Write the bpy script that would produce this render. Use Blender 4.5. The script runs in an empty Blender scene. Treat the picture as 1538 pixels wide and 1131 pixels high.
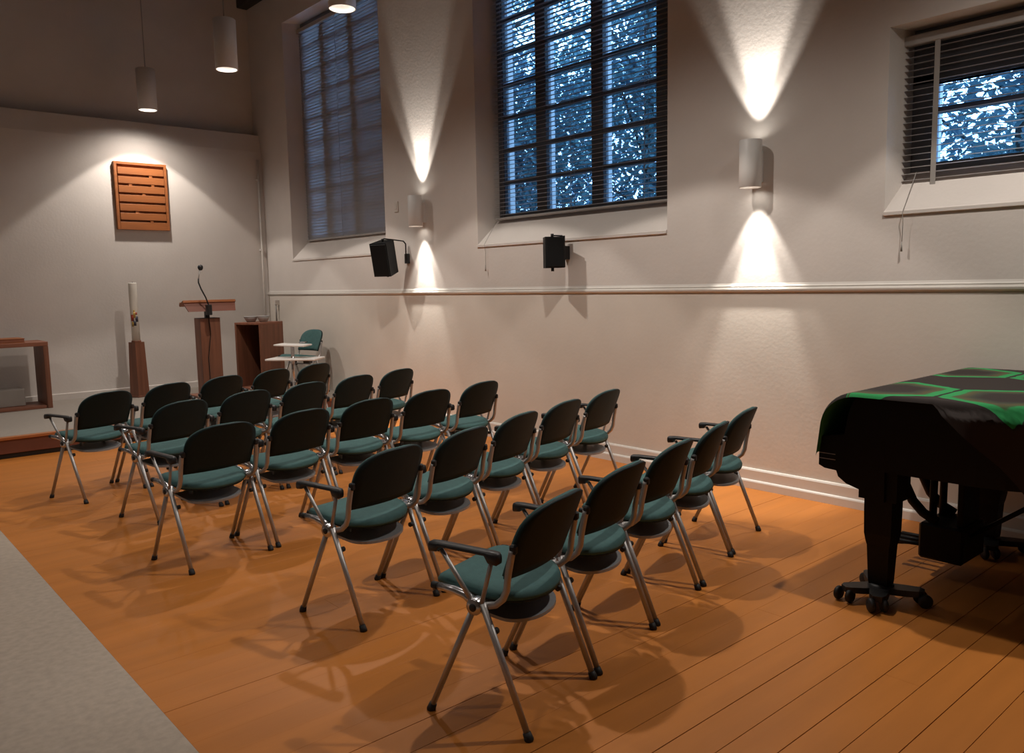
import bpy, math, random
from mathutils import Vector, Matrix
random.seed(7)
SC = bpy.context.scene
COL = SC.collection
R = math.radians

# ------------------------------------------------------------------ camera
IMG_W, IMG_H = 1538.0, 1131.0
FOC = 1218.0
YAW, PITCH, ROLL = 0.72127168, -0.11289387, -0.01913315
H = 1.55
cam_d = bpy.data.cameras.new('camera'); cam = bpy.data.objects.new('camera', cam_d); COL.objects.link(cam)
cam_d.sensor_fit = 'HORIZONTAL'; cam_d.sensor_width = 36.0; cam_d.lens = FOC / IMG_W * 36.0
cam_d.clip_start = 0.05; cam_d.clip_end = 200
F = Vector((math.sin(YAW)*math.cos(PITCH), math.cos(YAW)*math.cos(PITCH), math.sin(PITCH)))
r0 = Vector((math.cos(YAW), -math.sin(YAW), 0)); u0 = r0.cross(F)
cr = math.cos(ROLL)*r0 + math.sin(ROLL)*u0; cu = -math.sin(ROLL)*r0 + math.cos(ROLL)*u0
mw = Matrix((cr, cu, -F)).transposed().to_4x4(); mw.translation = Vector((0, 0, H))
cam.matrix_world = mw
SC.camera = cam

# ------------------------------------------------------------------ world, exposure
SKY = (0.27, 0.54, 1.0); SKY_STRENGTH = 9.0
PENDANT_W = 172.0; PENDANT_COL = (1.0, 0.90, 0.80)
SCONCE_UP_W = 42.0; SCONCE_DOWN_W = 36.0; SCONCE_COL = (1.0, 0.92, 0.82)
w = bpy.data.worlds.new('dusk_sky'); SC.world = w; w.use_nodes = True
bg = w.node_tree.nodes['Background']; bg.inputs[0].default_value = (*SKY, 1); bg.inputs[1].default_value = SKY_STRENGTH
vs = SC.view_settings
vs.view_transform = 'Standard'; vs.look = 'None'; vs.exposure = 0.0; vs.gamma = 1.0; vs.use_curve_mapping = False

# ------------------------------------------------------------------ materials
MATS = {}
def mat(name, col, rough=.6, metal=0., var=0., scale=8., bump=0., bscale=60., spec=.5, stretch=(1,1,1), col2=None, coat=0.):
    m = bpy.data.materials.new(name); m.use_nodes = True
    nt = m.node_tree; b = nt.nodes['Principled BSDF']
    b.inputs['Base Color'].default_value = (*col, 1); b.inputs['Roughness'].default_value = rough
    b.inputs['Metallic'].default_value = metal; b.inputs['Specular IOR Level'].default_value = spec
    b.inputs['Coat Weight'].default_value = coat
    if var or bump:
        tc = nt.nodes.new('ShaderNodeTexCoord'); mp = nt.nodes.new('ShaderNodeMapping')
        mp.inputs['Scale'].default_value = stretch
        nt.links.new(tc.outputs['Object'], mp.inputs[0])
    if var:
        n = nt.nodes.new('ShaderNodeTexNoise'); n.inputs['Scale'].default_value = scale; n.inputs['Detail'].default_value = 5
        nt.links.new(mp.outputs[0], n.inputs['Vector'])
        rp = nt.nodes.new('ShaderNodeValToRGB'); rp.color_ramp.elements[0].position = .3; rp.color_ramp.elements[1].position = .7
        c2 = col2 or tuple(min(1, c*(1+var)) for c in col)
        rp.color_ramp.elements[0].color = (*[c*(1-var) for c in col], 1); rp.color_ramp.elements[1].color = (*c2, 1)
        nt.links.new(n.outputs[0], rp.inputs[0]); nt.links.new(rp.outputs[0], b.inputs['Base Color'])
    if bump:
        n2 = nt.nodes.new('ShaderNodeTexNoise'); n2.inputs['Scale'].default_value = bscale; n2.inputs['Detail'].default_value = 4
        nt.links.new(mp.outputs[0], n2.inputs['Vector'])
        bp = nt.nodes.new('ShaderNodeBump'); bp.inputs['Strength'].default_value = bump; bp.inputs['Distance'].default_value = .01
        nt.links.new(n2.outputs[0], bp.inputs['Height']); nt.links.new(bp.outputs[0], b.inputs['Normal'])
    MATS[name] = m
    return m
def emit(name, col, strength):
    m = bpy.data.materials.new(name); m.use_nodes = True; nt = m.node_tree
    nt.nodes.remove(nt.nodes['Principled BSDF']); e = nt.nodes.new('ShaderNodeEmission')
    e.inputs[0].default_value = (*col, 1); e.inputs[1].default_value = strength
    nt.links.new(e.outputs[0], nt.nodes['Material Output'].inputs[0]); MATS[name] = m; return m

mat('wall_paint', (.70, .655, .62), .75, var=.03, scale=3, bump=.12, bscale=35)
mat('wall_paint_low', (.70, .645, .58), .7, var=.03, scale=3, bump=.10, bscale=35)
mat('trim_paint', (.72, .69, .65), .42, var=.02, scale=6)
mat('plank', (.52, .185, .034), .46, var=.11, scale=2.2, bump=.05, bscale=30, stretch=(.35, 3, 1), spec=.32)
mat('plank_gap', (.10, .035, .012), .9, var=.1)
mat('lino', (.425, .355, .29), .6, var=.10, scale=30, bump=.03, bscale=200)
mat('stage_lino', (.33, .295, .26), .55, var=.05, scale=30)
mat('riser_wood', (.19, .070, .045), .5, var=.15, scale=4, stretch=(.3, 3, 3))
mat('nosing', (.42, .15, .045), .45, var=.1, scale=5, stretch=(.3, 3, 3))
mat('black', (.012, .012, .013), .5, var=.1)
mat('ceiling', (.16, .125, .10), .8, var=.05)
mat('dark_beam', (.025, .027, .03), .6, var=.1)
mat('window_paint', (.15, .16, .18), .45, var=.05)
mat('teal', (.050, .128, .128), .85, var=.10, scale=30, bump=.25, bscale=400)
mat('shell', (.0095, .022, .025), .62, var=.06, scale=20, spec=.2)
mat('steel', (.46, .445, .44), .45, metal=.65, var=.04)
mat('cast', (.55, .55, .57), .25, metal=.9, var=.04)
mat('rubber', (.012, .012, .013), .6, var=.1)
mat('arm_pad', (.018, .018, .020), .45, var=.1)
mat('tray', (.34, .35, .37), .42, metal=.3, var=.04)
mat('piano_black', (.006, .006, .007), .5, var=.1, spec=.2)
mat('brown_wood', (.21, .082, .046), .48, var=.22, scale=3.5, stretch=(6, 6, .4), bump=.03, bscale=20)
mat('brown_wood_x', (.26, .10, .058), .48, var=.22, scale=3.5, stretch=(.4, 6, 6), bump=.03, bscale=20)
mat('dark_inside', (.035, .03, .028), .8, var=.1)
mat('orange_wood', (.34, .112, .032), .5, var=.15, scale=5, stretch=(.4, 5, 5))
mat('wax', (.80, .77, .70), .45, var=.03)
mat('wax_red', (.35, .05, .03), .5, var=.1); mat('wax_gold', (.45, .28, .05), .4, var=.1); mat('wax_dark', (.03, .03, .05), .5, var=.1)
mat('lamp_white', (.74, .73, .72), .45, var=.02)
mat('lamp_inner', (.80, .78, .74), .3, var=.02)
mat('white_laminate', (.78, .76, .74), .4, var=.02)
mat('grey_glass', (.45, .45, .45), .2, var=.1)
mat('speaker_black', (.006, .007, .008), .6, var=.1, bump=.2, bscale=300, spec=.25)
mat('cord_grey', (.35, .33, .31), .6, var=.05)
mat('pipe_paint', (.66, .62, .58), .5, var=.03)
m = mat('leaf', (.09, .175, .27), .55, var=.45, scale=1.5, col2=(.16, .32, .33))
nt = m.node_tree; b = nt.nodes['Principled BSDF']; tr = nt.nodes.new('ShaderNodeBsdfTranslucent')
nt.links.new([n for n in nt.nodes if n.type == 'VALTORGB'][0].outputs[0], tr.inputs[0])
mx = nt.nodes.new('ShaderNodeMixShader'); mx.inputs[0].default_value = .5
nt.links.new(b.outputs[0], mx.inputs[1]); nt.links.new(tr.outputs[0], mx.inputs[2]); nt.links.new(mx.outputs[0], nt.nodes['Material Output'].inputs[0])
mat('bark', (.06, .05, .045), .8, var=.3)
mat('key_white', (.75, .73, .68), .3, var=.02)
mat('earth', (.05, .05, .04), .9, var=.3)
emit('lamp_glow', (1, .93, .83), 14)
# translucent slat
m = mat('slat', (.42, .41, .41), .5, var=.02)
nt = m.node_tree; b = nt.nodes['Principled BSDF']; tr = nt.nodes.new('ShaderNodeBsdfTranslucent'); tr.inputs[0].default_value = (.78, .72, .70, 1)
mx = nt.nodes.new('ShaderNodeMixShader'); mx.inputs[0].default_value = .43
nt.links.new(b.outputs[0], mx.inputs[1]); nt.links.new(tr.outputs[0], mx.inputs[2]); nt.links.new(mx.outputs[0], nt.nodes['Material Output'].inputs[0])
# pane glass
m = bpy.data.materials.new('glass'); m.use_nodes = True; nt = m.node_tree; nt.nodes.remove(nt.nodes['Principled BSDF'])
t = nt.nodes.new('ShaderNodeBsdfTransparent'); t.inputs[0].default_value = (.93, .96, .97, 1)
g = nt.nodes.new('ShaderNodeBsdfGlossy'); g.inputs['Roughness'].default_value = .03
fr = nt.nodes.new('ShaderNodeFresnel'); fr.inputs[0].default_value = 1.25
mx = nt.nodes.new('ShaderNodeMixShader')
nt.links.new(fr.outputs[0], mx.inputs[0]); nt.links.new(t.outputs[0], mx.inputs[1]); nt.links.new(g.outputs[0], mx.inputs[2]); nt.links.new(mx.outputs[0], nt.nodes['Material Output'].inputs[0])
MATS['glass'] = m

# ------------------------------------------------------------------ mesh builder
class MB:
    def __init__(s): s.v = []; s.f = []; s.m = []; s.sm = []
    def add(s, vs, fs, mi=0, smooth=False):
        o = len(s.v); s.v += [tuple(v) for v in vs]
        for f in fs: s.f.append(tuple(i+o for i in f)); s.m.append(mi); s.sm.append(smooth)
        return s
    def box(s, a, b, mi=0, rot=None, piv=None):
        x0, y0, z0 = a; x1, y1, z1 = b
        vs = [Vector(p) for p in ((x0,y0,z0),(x1,y0,z0),(x1,y1,z0),(x0,y1,z0),(x0,y0,z1),(x1,y0,z1),(x1,y1,z1),(x0,y1,z1))]
        if rot:
            p = Vector(piv or (0,0,0)); vs = [rot @ (v-p) + p for v in vs]
        return s.add(vs, [(0,3,2,1),(4,5,6,7),(0,1,5,4),(1,2,6,5),(2,3,7,6),(3,0,4,7)], mi)
    def bevbox(s, a, b, e=.004, mi=0, rot=None, piv=None):
        # box with chamfered edges
        lo = Vector(a); hi = Vector(b); c = (lo+hi)/2; h = (hi-lo)/2
        e = min(e, h.x*.9, h.y*.9, h.z*.9)
        P = []; idx = {}
        for sx in (-1,1):
            for sy in (-1,1):
                for sz in (-1,1):
                    for k in range(3):
                        d = [h.x-e, h.y-e, h.z-e]; d[k] += e
                        idx[(sx,sy,sz,k)] = len(P); P.append(c + Vector((sx*d[0], sy*d[1], sz*d[2])))
        Fs = []
        def q(*ks): Fs.append(tuple(idx[k] for k in ks))
        for k in range(3):
            i, j = [(1,2),(2,0),(0,1)][k]
            for sg in (-1,1):
                ring = []
                for (a1, b1) in ((-1,-1),(1,-1),(1,1),(-1,1)):
                    t3 = [0,0,0]; t3[k] = sg; t3[i] = a1; t3[j] = b1; ring.append((*t3, k))
                q(*(ring if sg > 0 else ring[::-1]))
        for k in range(3):
            i, j = [(1,2),(2,0),(0,1)][k]
            for a1 in (-1,1):
                for b1 in (-1,1):
                    t0 = [0,0,0]; t0[i] = a1; t0[j] = b1
                    A = list(t0); A[k] = -1; B = list(t0); B[k] = 1
                    f4 = [(*A, i), (*B, i), (*B, j), (*A, j)]
                    q(*(f4 if a1*b1 < 0 else f4[::-1]))
        for sx in (-1,1):
            for sy in (-1,1):
                for sz in (-1,1):
                    f3 = [(sx,sy,sz,0),(sx,sy,sz,1),(sx,sy,sz,2)]
                    q(*(f3 if sx*sy*sz > 0 else f3[::-1]))
        if rot:
            p = Vector(piv or (0,0,0)); P = [rot @ (v-p) + p for v in P]
        return s.add(P, Fs, mi)
    def tube(s, pts, r, n=8, mi=0, cap=True):
        pts = [Vector(p) for p in pts]; rs = r if isinstance(r, (list, tuple)) else [r]*len(pts)
        vs = []; N = len(pts)
        t0 = (pts[1]-pts[0]).normalized()
        up = Vector((0,0,1)) if abs(t0.z) < .9 else Vector((1,0,0))
        a = t0.cross(up).normalized()
        for i, p in enumerate(pts):
            if i == 0: t = pts[1]-pts[0]
            elif i == N-1: t = pts[-1]-pts[-2]
            else: t = (pts[i+1]-p).normalized() + (p-pts[i-1]).normalized()
            t.normalize(); a = (a - t*a.dot(t)).normalized(); b = t.cross(a)
            for k in range(n):
                an = 2*math.pi*k/n; vs.append(p + (a*math.cos(an) + b*math.sin(an))*rs[i])
        fs = []
        for i in range(N-1):
            for k in range(n):
                k2 = (k+1) % n; fs.append((i*n+k, i*n+k2, (i+1)*n+k2, (i+1)*n+k))
        s.add(vs, fs, mi, True)
        if cap:
            o = len(s.v) - N*n
            s.f.append(tuple(o+k for k in range(n))[::-1]); s.m.append(mi); s.sm.append(False)
            s.f.append(tuple(o+(N-1)*n+k for k in range(n))); s.m.append(mi); s.sm.append(False)
        return s
    def lathe(s, prof, c=(0,0,0), n=24, mi=0, axis='z', smooth=True):
        # prof: list of (radius, height)
        vs = []; fs = []
        for (r, h) in prof:
            for k in range(n):
                a = 2*math.pi*k/n; x, y, z = r*math.cos(a), r*math.sin(a), h
                if axis == 'x': x, y, z = z, x, y
                if axis == 'y': x, y, z = y, z, x
                vs.append((c[0]+x, c[1]+y, c[2]+z))
        for i in range(len(prof)-1):
            for k in range(n):
                k2 = (k+1) % n; fs.append((i*n+k, i*n+k2, (i+1)*n+k2, (i+1)*n+k))
        return s.add(vs, fs, mi, smooth)
    def rings(s, rs, mi=0, smooth=True, caps=True):
        n = len(rs[0]); vs = [p for r_ in rs for p in r_]; fs = []
        for i in range(len(rs)-1):
            for k in range(n):
                k2 = (k+1) % n; fs.append((i*n+k, i*n+k2, (i+1)*n+k2, (i+1)*n+k))
        if caps: fs.append(tuple(range(n))[::-1]); fs.append(tuple(range((len(rs)-1)*n, len(rs)*n)))
        return s.add(vs, fs, mi, smooth)
    def prism(s, poly, axis, a, b, mi=0):
        # poly 2-D points; axis the extrusion axis ('x': poly=(y,z); 'y': (x,z); 'z': (x,y))
        def P(p, h): return {'x': (h, p[0], p[1]), 'y': (p[0], h, p[1]), 'z': (p[0], p[1], h)}[axis]
        n = len(poly); vs = [P(p, a) for p in poly] + [P(p, b) for p in poly]
        fs = [tuple(range(n))[::-1], tuple(range(n, 2*n))] + [(k, (k+1) % n, n+(k+1) % n, n+k) for k in range(n)]
        return s.add(vs, fs, mi)
    def mesh(s, name, mats):
        me = bpy.data.meshes.new(name); me.from_pydata(s.v, [], s.f)
        for mn in ([mats] if isinstance(mats, str) else mats): me.materials.append(MATS[mn])
        me.polygons.foreach_set('material_index', s.m); me.polygons.foreach_set('use_smooth', s.sm)
        import bmesh
        bm = bmesh.new(); bm.from_mesh(me); bmesh.ops.recalc_face_normals(bm, faces=bm.faces); bm.to_mesh(me); bm.free()
        me.update(); return me
    def build(s, name, mats, parent=None, loc=None):
        o = bpy.data.objects.new(name, s.mesh(name, mats)); COL.objects.link(o)
        if parent: o.parent = parent
        if loc: o.location = loc
        return o
def tag(o, label=None, cat=None, group=None, kind=None):
    if label: o['label'] = label
    if cat: o['category'] = cat
    if group: o['group'] = group
    if kind: o['kind'] = kind
    return o
def empty(name, loc=(0,0,0), rz=0., label=None, cat=None, group=None, kind=None):
    o = bpy.data.objects.new(name, None); COL.objects.link(o); o.location = loc; o.rotation_euler = (0,0,rz)
    o.empty_display_size = .1
    return tag(o, label, cat, group, kind)
def copy_tree(o, parent=None):
    c = o.copy(); COL.objects.link(c); c.parent = parent
    for ch in o.children: copy_tree(ch, c)
    return c
def dup(o, name=None, loc=None, parent=None):
    c = o.copy(); COL.objects.link(c); c.parent = parent if parent else o.parent
    if loc: c.location = loc
    return c
def struct(name, mb, mats, parent=None):
    o = mb.build(name, mats, parent)
    if not parent: o['kind'] = 'structure'
    return o

# ------------------------------------------------------------------ the room
XW = 5.28          # inner face of the window wall
YB = 11.43         # back wall behind the stage
YS = 8.84; ZS = .205   # stage front and height
XL = -5.2; YR = -4.0; ZC = 6.0
XO = 5.72          # outer face
WIN = {1: (8.20, 10.58, 1.957, 5.12), 2: (4.095, 6.49, 1.957, 5.12), 3: (-.02, 2.37, 1.967, 3.10)}
ZR = 1.475         # paint changes at the dado rail

# floor: recessed bed, planks, lino
fl = struct('floor', MB().box((XL-.2, YR-.2, -.12), (XO, YB+.3, -.012)), 'plank_gap')
PX0, PX1 = .892, XW
ys = []
seams = [1.326, 1.466, 1.608, 1.746, 1.884]
y = 1.326
while y > YR+.3: y -= random.uniform(.13, .15); ys.append(y)
ys = ys[::-1] + seams
y = 1.884
while y < YS-.2: y += random.uniform(.13, .15); ys.append(y)
ys.append(YS+.02)
k0 = ys.index(1.326)
gaps = [.0016 if (i-k0) % 2 == 0 and abs(i-k0) < 6 else random.choice((.0001, .0001, .0003, .0011)) for i in range(len(ys))]
for i in range(len(ys)-1):
    cuts = [PX0, PX1] if random.random() < .6 else [PX0, random.uniform(1.6, 4.4), PX1]
    for a, b_ in zip(cuts, cuts[1:]):
        p = MB().bevbox((a+.0004, ys[i]+gaps[i], -.03), (b_-.0004, ys[i+1]-gaps[i+1], random.uniform(-.0004, .0)), .0005).build('plank', 'plank', fl)
li = struct('floor', MB().box((XL, YR, -.02), (PX0-.001, YS+.02, .0015)), 'lino', fl); li.name = 'linoleum'

# window wall in cells round the openings, lower and upper paint
def wall_cells(mb, x0, x1):
    yb = [YR-.2, WIN[3][0], WIN[3][1], WIN[2][0], WIN[2][1], WIN[1][0], WIN[1][1], YB+.4]
    for i in range(7):
        y0, y1 = yb[i], yb[i+1]
        mb.box((x0, y0, -.1), (x1, y1, ZR), 1)
        opens = {1: 3, 3: 2, 5: 1}
        if i in opens:
            wn = WIN[opens[i]]; mb.box((x0, y0, ZR), (x1, y1, wn[2])); mb.box((x0, y0, wn[3]), (x1, y1, ZC+.1))
        else: mb.box((x0, y0, ZR), (x1, y1, ZC+.1))
wr = MB(); wall_cells(wr, XW, XO)
struct('wall_right', wr, ['wall_paint', 'wall_paint_low'])
# back wall: thick lower wall with a bevelled top, upper wall set back
prof = [(YB, -.1), (YB, 3.52), (YB+.05, 3.765), (YB+.07, 3.77), (YB+.22, 3.76), (YB+.22, ZC+.1), (YB+.5, ZC+.1), (YB+.5, -.1)]
struct('wall_back', MB().prism(prof, 'x', XL-.2, XW+.02), 'wall_paint')
struct('wall_left', MB().box((XL-.25, YR-.2, -.1), (XL, YB+.4, ZC+.1)), 'wall_paint')
struct('wall_front', MB().box((XL-.2, YR-.25, -.1), (XO, YR, ZC+.1)), 'wall_paint')
struct('ceiling', MB().box((XL-.2, YR-.2, ZC), (XO, YB+.5, ZC+.15)), 'ceiling')
tag(MB().bevbox((XW-.16, YR, 5.55), (XW-.001, YB+.21, 5.85), .01).build('wall_plate_beam', 'dark_beam'), 'dark timber beam along the top of the window wall', 'beam')

# trims on the window wall
def rail_prof(): # (x offset, z)
    return [(0, 1.458), (-.008, 1.461), (-.017, 1.470), (-.020, 1.482), (-.017, 1.491), (-.009, 1.493), (-.009, 1.497), (-.011, 1.505), (-.005, 1.513), (0, 1.530)]
tp = [(XW+dx+.001, z) for dx, z in rail_prof()]
struct('trim_1', MB().prism(tp, 'y', YR, YB), 'trim_paint')
bp = [(XW+.001, 0), (XW-.034, 0), (XW-.034, .052), (XW-.030, .060), (XW-.018, .066), (XW-.018, .135), (XW-.012, .146), (XW+.001, .150)]
struct('baseboard_right', MB().prism(bp, 'y', YR, YS), 'trim_paint')
bp2 = [(YB+.001, ZS), (YB-.02, ZS), (YB-.02, ZS+.075), (YB+.001, ZS+.082)]
struct('baseboard_back', MB().prism(bp2, 'x', XL, XW), 'wall_paint')

# stage
st = empty('stage_platform', (0, YS, 0), label='low stage platform with beige floor covering and reddish wooden riser', cat='stage')
def stp(name, a, b_, m_): 
    o = MB().bevbox((a[0], a[1]-YS, a[2]), (b_[0], b_[1]-YS, b_[2]), .003).build(name, m_, st); return o
stp('kick_strip', (XL+.01, YS+.016, 0), (XW-.002, YS+.05, .046), 'black')
stp('riser', (XL+.01, YS+.004, .046), (XW-.002, YS+.05, .178), 'riser_wood')
stp('nosing', (XL+.01, YS-.012, .178), (XW-.002, YS+.06, ZS), 'nosing')
stp('deck', (XL+.01, YS+.06, .15), (XW-.002, YB-.002, ZS), 'stage_lino')

# ------------------------------------------------------------------ windows and blinds
FX0, FX1 = 5.50, 5.575   # window frame depth
def make_window(n, y0, y1, z0, z1, stiles, bars, ztop, zbot, transom=None):
    wroot = empty('window_%d' % n, (XW, (y0+y1)/2, z0), kind='structure')
    L = lambda p: (p[0]-XW, p[1]-(y0+y1)/2, p[2]-z0)
    def part(name, a, b_, m_, bev=.004):
        return MB().bevbox(L(a), L(b_), bev).build(name, m_, wroot)
    # sloping sill
    rise = zbot-.05
    sp = [(XW-.014, z0-.024), (XW-.014, z0-.004), (XW-.008, z0), (XW+.005, z0+.006), (FX0, rise), (XO-.02, rise), (XO-.02, z0-.0), (XW+.002, z0-.028)]
    mb = MB().prism([(x-XW, z-z0) for x, z in sp], 'y', y0-(y0+y1)/2+(0 if n != 9 else 0), y1-(y0+y1)/2)
    mb.build('window_sill', 'wall_paint', wroot)
    # splayed side reveals and stiles
    for (a, b_) in stiles: part('stile', (FX0, a, zbot-.06), (FX1, b_, ztop+.06), 'window_paint')
    for (a, b_) in stiles: MB().bevbox(L((FX1, a+.005, zbot-.06)), L((FX1+.055, b_-.005, ztop+.06)), .004).build('outer_stile', 'trim_paint', wroot)
    ym = (y0+y1)/2
    for (ya, yi) in ((y1, stiles[0][1]), (y0, stiles[-1][0])):
        MB().add([L((XW, ya, z0)), L((XO, ya, z0)), L((FX0, yi, z0)), L((XW, ya, z1)), L((XO, ya, z1)), L((FX0, yi, z1)), L((XO, yi, z0)), L((XO, yi, z1))],
            [(0,2,5,3), (2,6,7,5), (0,1,6,2), (3,5,7,4)]).build('splayed_reveal', 'wall_paint', wroot)
    part('top_rail', (FX0+.003, y0, ztop), (FX1-.003, y1, z1), 'window_paint')
    part('bottom_rail', (FX0+.003, y0, zbot-.07), (FX1-.003, y1, zbot), 'window_paint')
    for i in range(len(stiles)-1):
        ya, yb_ = stiles[i+1][1], stiles[i][0]
        for zb in bars: part('glazing_bar', (FX0+.002, ya, zb-.018), (FX1-.01, yb_, zb+.018), 'window_paint', .006)
        zz = [zbot] + list(bars) + [ztop]
        for a, b_ in zip(zz, zz[1:]):
            o = MB().box(L((FX1-.035, ya, a)), L((FX1-.031, yb_, b_))).build('pane', 'glass', wroot)
    if transom: part('transom_panel', (FX0-.0, y0+.05, transom), (FX1, y1-.05, z1), 'window_paint')
    return wroot
barsZ = [2.26+.3145*i for i in range(1, 9)]
make_window(1, *WIN[1], [(10.40, 10.49), (9.81, 9.94), (9.08, 9.21), (8.28, 8.49)], barsZ, 5.06, 2.26)
make_window(2, *WIN[2], [(6.31, 6.40), (5.70, 5.84), (4.975, 5.115), (4.18, 4.385)], barsZ, 5.06, 2.26)
make_window(3, *WIN[3], [(2.17, 2.31), (1.10, 1.24), (.05, .17)], [2.59], 2.76, 2.27, transom=2.76)

def make_blind(y0, y1, z0, z1, x, tilt, cords, label, pitch=.04, width=.05, head=.05, tapes=None, openings=()):
    root = empty('venetian_blind', (x, (y0+y1)/2, z0), label=label, cat='blind', group='venetian blinds in the window recesses')
    ym = (y0+y1)/2; hw = (y1-y0)/2
    MB().bevbox((-.035, -hw-.015, z1-z0-head), (.03, hw+.015, z1-z0), .005).build('head_rail', 'slat_plain', root)
    MB().bevbox((-.026, -hw, 0), (.026, hw, .022), .005).build('bottom_rail', 'slat_plain', root)
    n = int((z1-z0-head-.03)/pitch)
    me = None
    for i in range(n):
        zz = .022 + pitch*(i+.7)
        if me is None:
            mb = MB(); k = 4
            pr = []
            for j in range(k+1):
                s_ = -width/2 + width*j/k; pr.append((s_, .004*(1-(2*s_/width)**2)))
            pr2 = [(a, c-.0012) for a, c in pr][::-1]
            mb.prism(pr+pr2, 'y', -hw, hw); me = mb.mesh('slat', 'slat')
        o = bpy.data.objects.new('slat', me); COL.objects.link(o); o.parent = root; o.location = (0, 0, zz); o.rotation_euler = (0, tilt, 0)
    for c in cords:
        for dx in (-.024, .024):
            MB().tube([(dx, c-ym, .01), (dx, c-ym, z1-z0-head)], .0022, 5).build('ladder_cord', 'cord_grey', root)
    for c in (tapes or []):
        MB().box((-.0285, c-ym-.016, .0), (-.0275, c-ym+.016, z1-z0-head)).build('ladder_tape', 'cord_grey', root)
    return root
mat('slat_plain', (.42, .40, .39), .45, var=.02)
BX = 5.445
b1 = make_blind(8.27, 10.47, 2.20, 5.03, 5.468, R(74), (10.40, 9.47, 8.33), 'closed venetian blind filling the tall window beside the stage')
b2 = make_blind(4.17, 6.385, 2.20, 5.03, BX, R(-9), (6.30, 5.30, 4.44), 'open venetian blind with foliage showing through in the middle window')
b3 = make_blind(.03, 2.335, 2.075, 3.055, BX, R(-7), (), 'venetian blind with ladder tape in the low window above the piano', tapes=(2.135, .5), head=.06)
# pull cords hang below the blinds
def pull(root, y, z0, z1, x=XW-.036):
    o = root.location
    MB().tube([(BX-.03-o.x, y-o.y, 2.21-o.z if z1 < 2.3 else 2.2-o.z), (XW-.05-o.x, y-o.y, z1-.05-o.z), (x-o.x, y-o.y, z1-.12-o.z), (x-o.x, y-o.y+.004, z0-o.z)], .0022, 5).build('pull_cord', 'cord_grey', root)
    MB().tube([(x-o.x, y-o.y+.004, z0-o.z+.03), (x-o.x, y-o.y+.004, z0-o.z-.03)], [.004, .007], 6).build('cord_knob', 'cord_grey', root)
pull(b2, 6.33, 1.72, 2.0); pull(b3, 2.235, 1.74, 2.0)

# ------------------------------------------------------------------ lamps
def spot(name, loc, rot, energy, size, blend, col, rad, parent):
    l = bpy.data.lights.new(name, 'SPOT'); l.energy = energy; l.spot_size = size; l.spot_blend = blend; l.color = col; l.shadow_soft_size = rad
    o = bpy.data.objects.new(name, l); COL.objects.link(o); o.location = loc; o.rotation_euler = rot; o.parent = parent
    return o
PZ = 3.81; PR = .112; PH = .50
def pendant(x, y, label, gain=1.):
    root = empty('pendant_lamp', (x, y, PZ), label=label, cat='lamp', group='cylinder pendant lamps')
    MB().lathe([(PR-.004, 0), (PR, .003), (PR, PH-.006), (PR-.006, PH), (.0, PH+.001)], n=32).build('housing', 'lamp_white', root)
    MB().lathe([(PR-.004, 0), (PR-.012, .002), (PR-.030, .07), (.065, .072)], n=32).build('reflector', 'lamp_inner', root)
    MB().lathe([(.066, .0715), (.0, .0715)], n=32).build('lamp_lens', 'lamp_glow', root)
    MB().tube([(0, 0, PH), (0, 0, ZC-PZ-.03)], .006, 6).build('suspension_cord', 'cord_grey', root)
    MB().lathe([(0, ZC-PZ-.04), (.05, ZC-PZ-.04), (.055, ZC-PZ)], n=20).build('ceiling_rose', 'lamp_white', root)
    spot('pendant_light', (0, 0, .06), (0, 0, 0), PENDANT_W*gain*.75, R(97), .12, PENDANT_COL, .05, root)
    spot('pendant_spill_light', (0, 0, .03), (0, 0, 0), PENDANT_W*gain*.40, R(158), .9, PENDANT_COL, .05, root)
    return root
pendant(3.55, 10.86, 'white cylinder pendant lamp nearest the back wall, above the slatted panel', .85)
pendant(3.57, 8.43, 'white cylinder pendant lamp in front of the dark upper back wall')
pendant(3.57, 6.07, 'white cylinder pendant lamp cut by the top edge, before the blind-covered window')
pendant(3.57, 3.67, 'white cylinder pendant lamp out of view above the second row of chairs')
pendant(4.05, 1.30, 'white cylinder pendant lamp out of view above the grand piano')
for y_, w_ in ((9.6, 'level with the stage'), (7.2, 'level with the row nearest the stage'), (4.8, 'level with the middle rows'), (2.4, 'level with the row nearest the camera')):
    pendant(-.10, y_, 'white pendant lamp out of view over the aisle, ' + w_, .27)

def sconce(y, z0, z1, label):
    root = empty('wall_sconce', (XW, y, (z0+z1)/2), label=label, cat='lamp', group='up-and-down wall sconces')
    h = (z1-z0)/2; r_ = .078; cx_ = -.115
    MB().lathe([(r_-.003, -h), (r_, -h+.003), (r_, h-.003), (r_-.003, h)], (cx_, 0, 0), 32).build('housing', 'lamp_white', root)
    MB().bevbox((cx_+.06, -.035, -h*.75), (0, .035, h*.6), .004).build('wall_bracket', 'lamp_white', root)
    for sg in (1, -1):
        MB().lathe([(r_-.003, sg*h), (r_-.008, sg*(h-.002)), (.05, sg*(h-.045))], (cx_, 0, 0), 32).build('reflector', 'lamp_inner', root)
        MB().lathe([(.05, sg*(h-.045)), (0, sg*(h-.045))], (cx_, 0, 0), 32).build('lamp_lens', 'lamp_glow', root)
        rot = (math.pi, 0, 0) if sg > 0 else (0, 0, 0)
        wgt = SCONCE_UP_W if sg > 0 else SCONCE_DOWN_W
        spot('sconce_light', (cx_, 0, sg*(h-.03)), rot, wgt, R(62), .35, SCONCE_COL, .02, root)
        spot('sconce_core_light', (cx_, 0, sg*(h-.03)), rot, wgt*3.0, R(42), .5, SCONCE_COL, .02, root)
    return root
sconce(3.275, 2.20, 2.53, 'white up-and-down wall sconce between the middle window and the low window')
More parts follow.
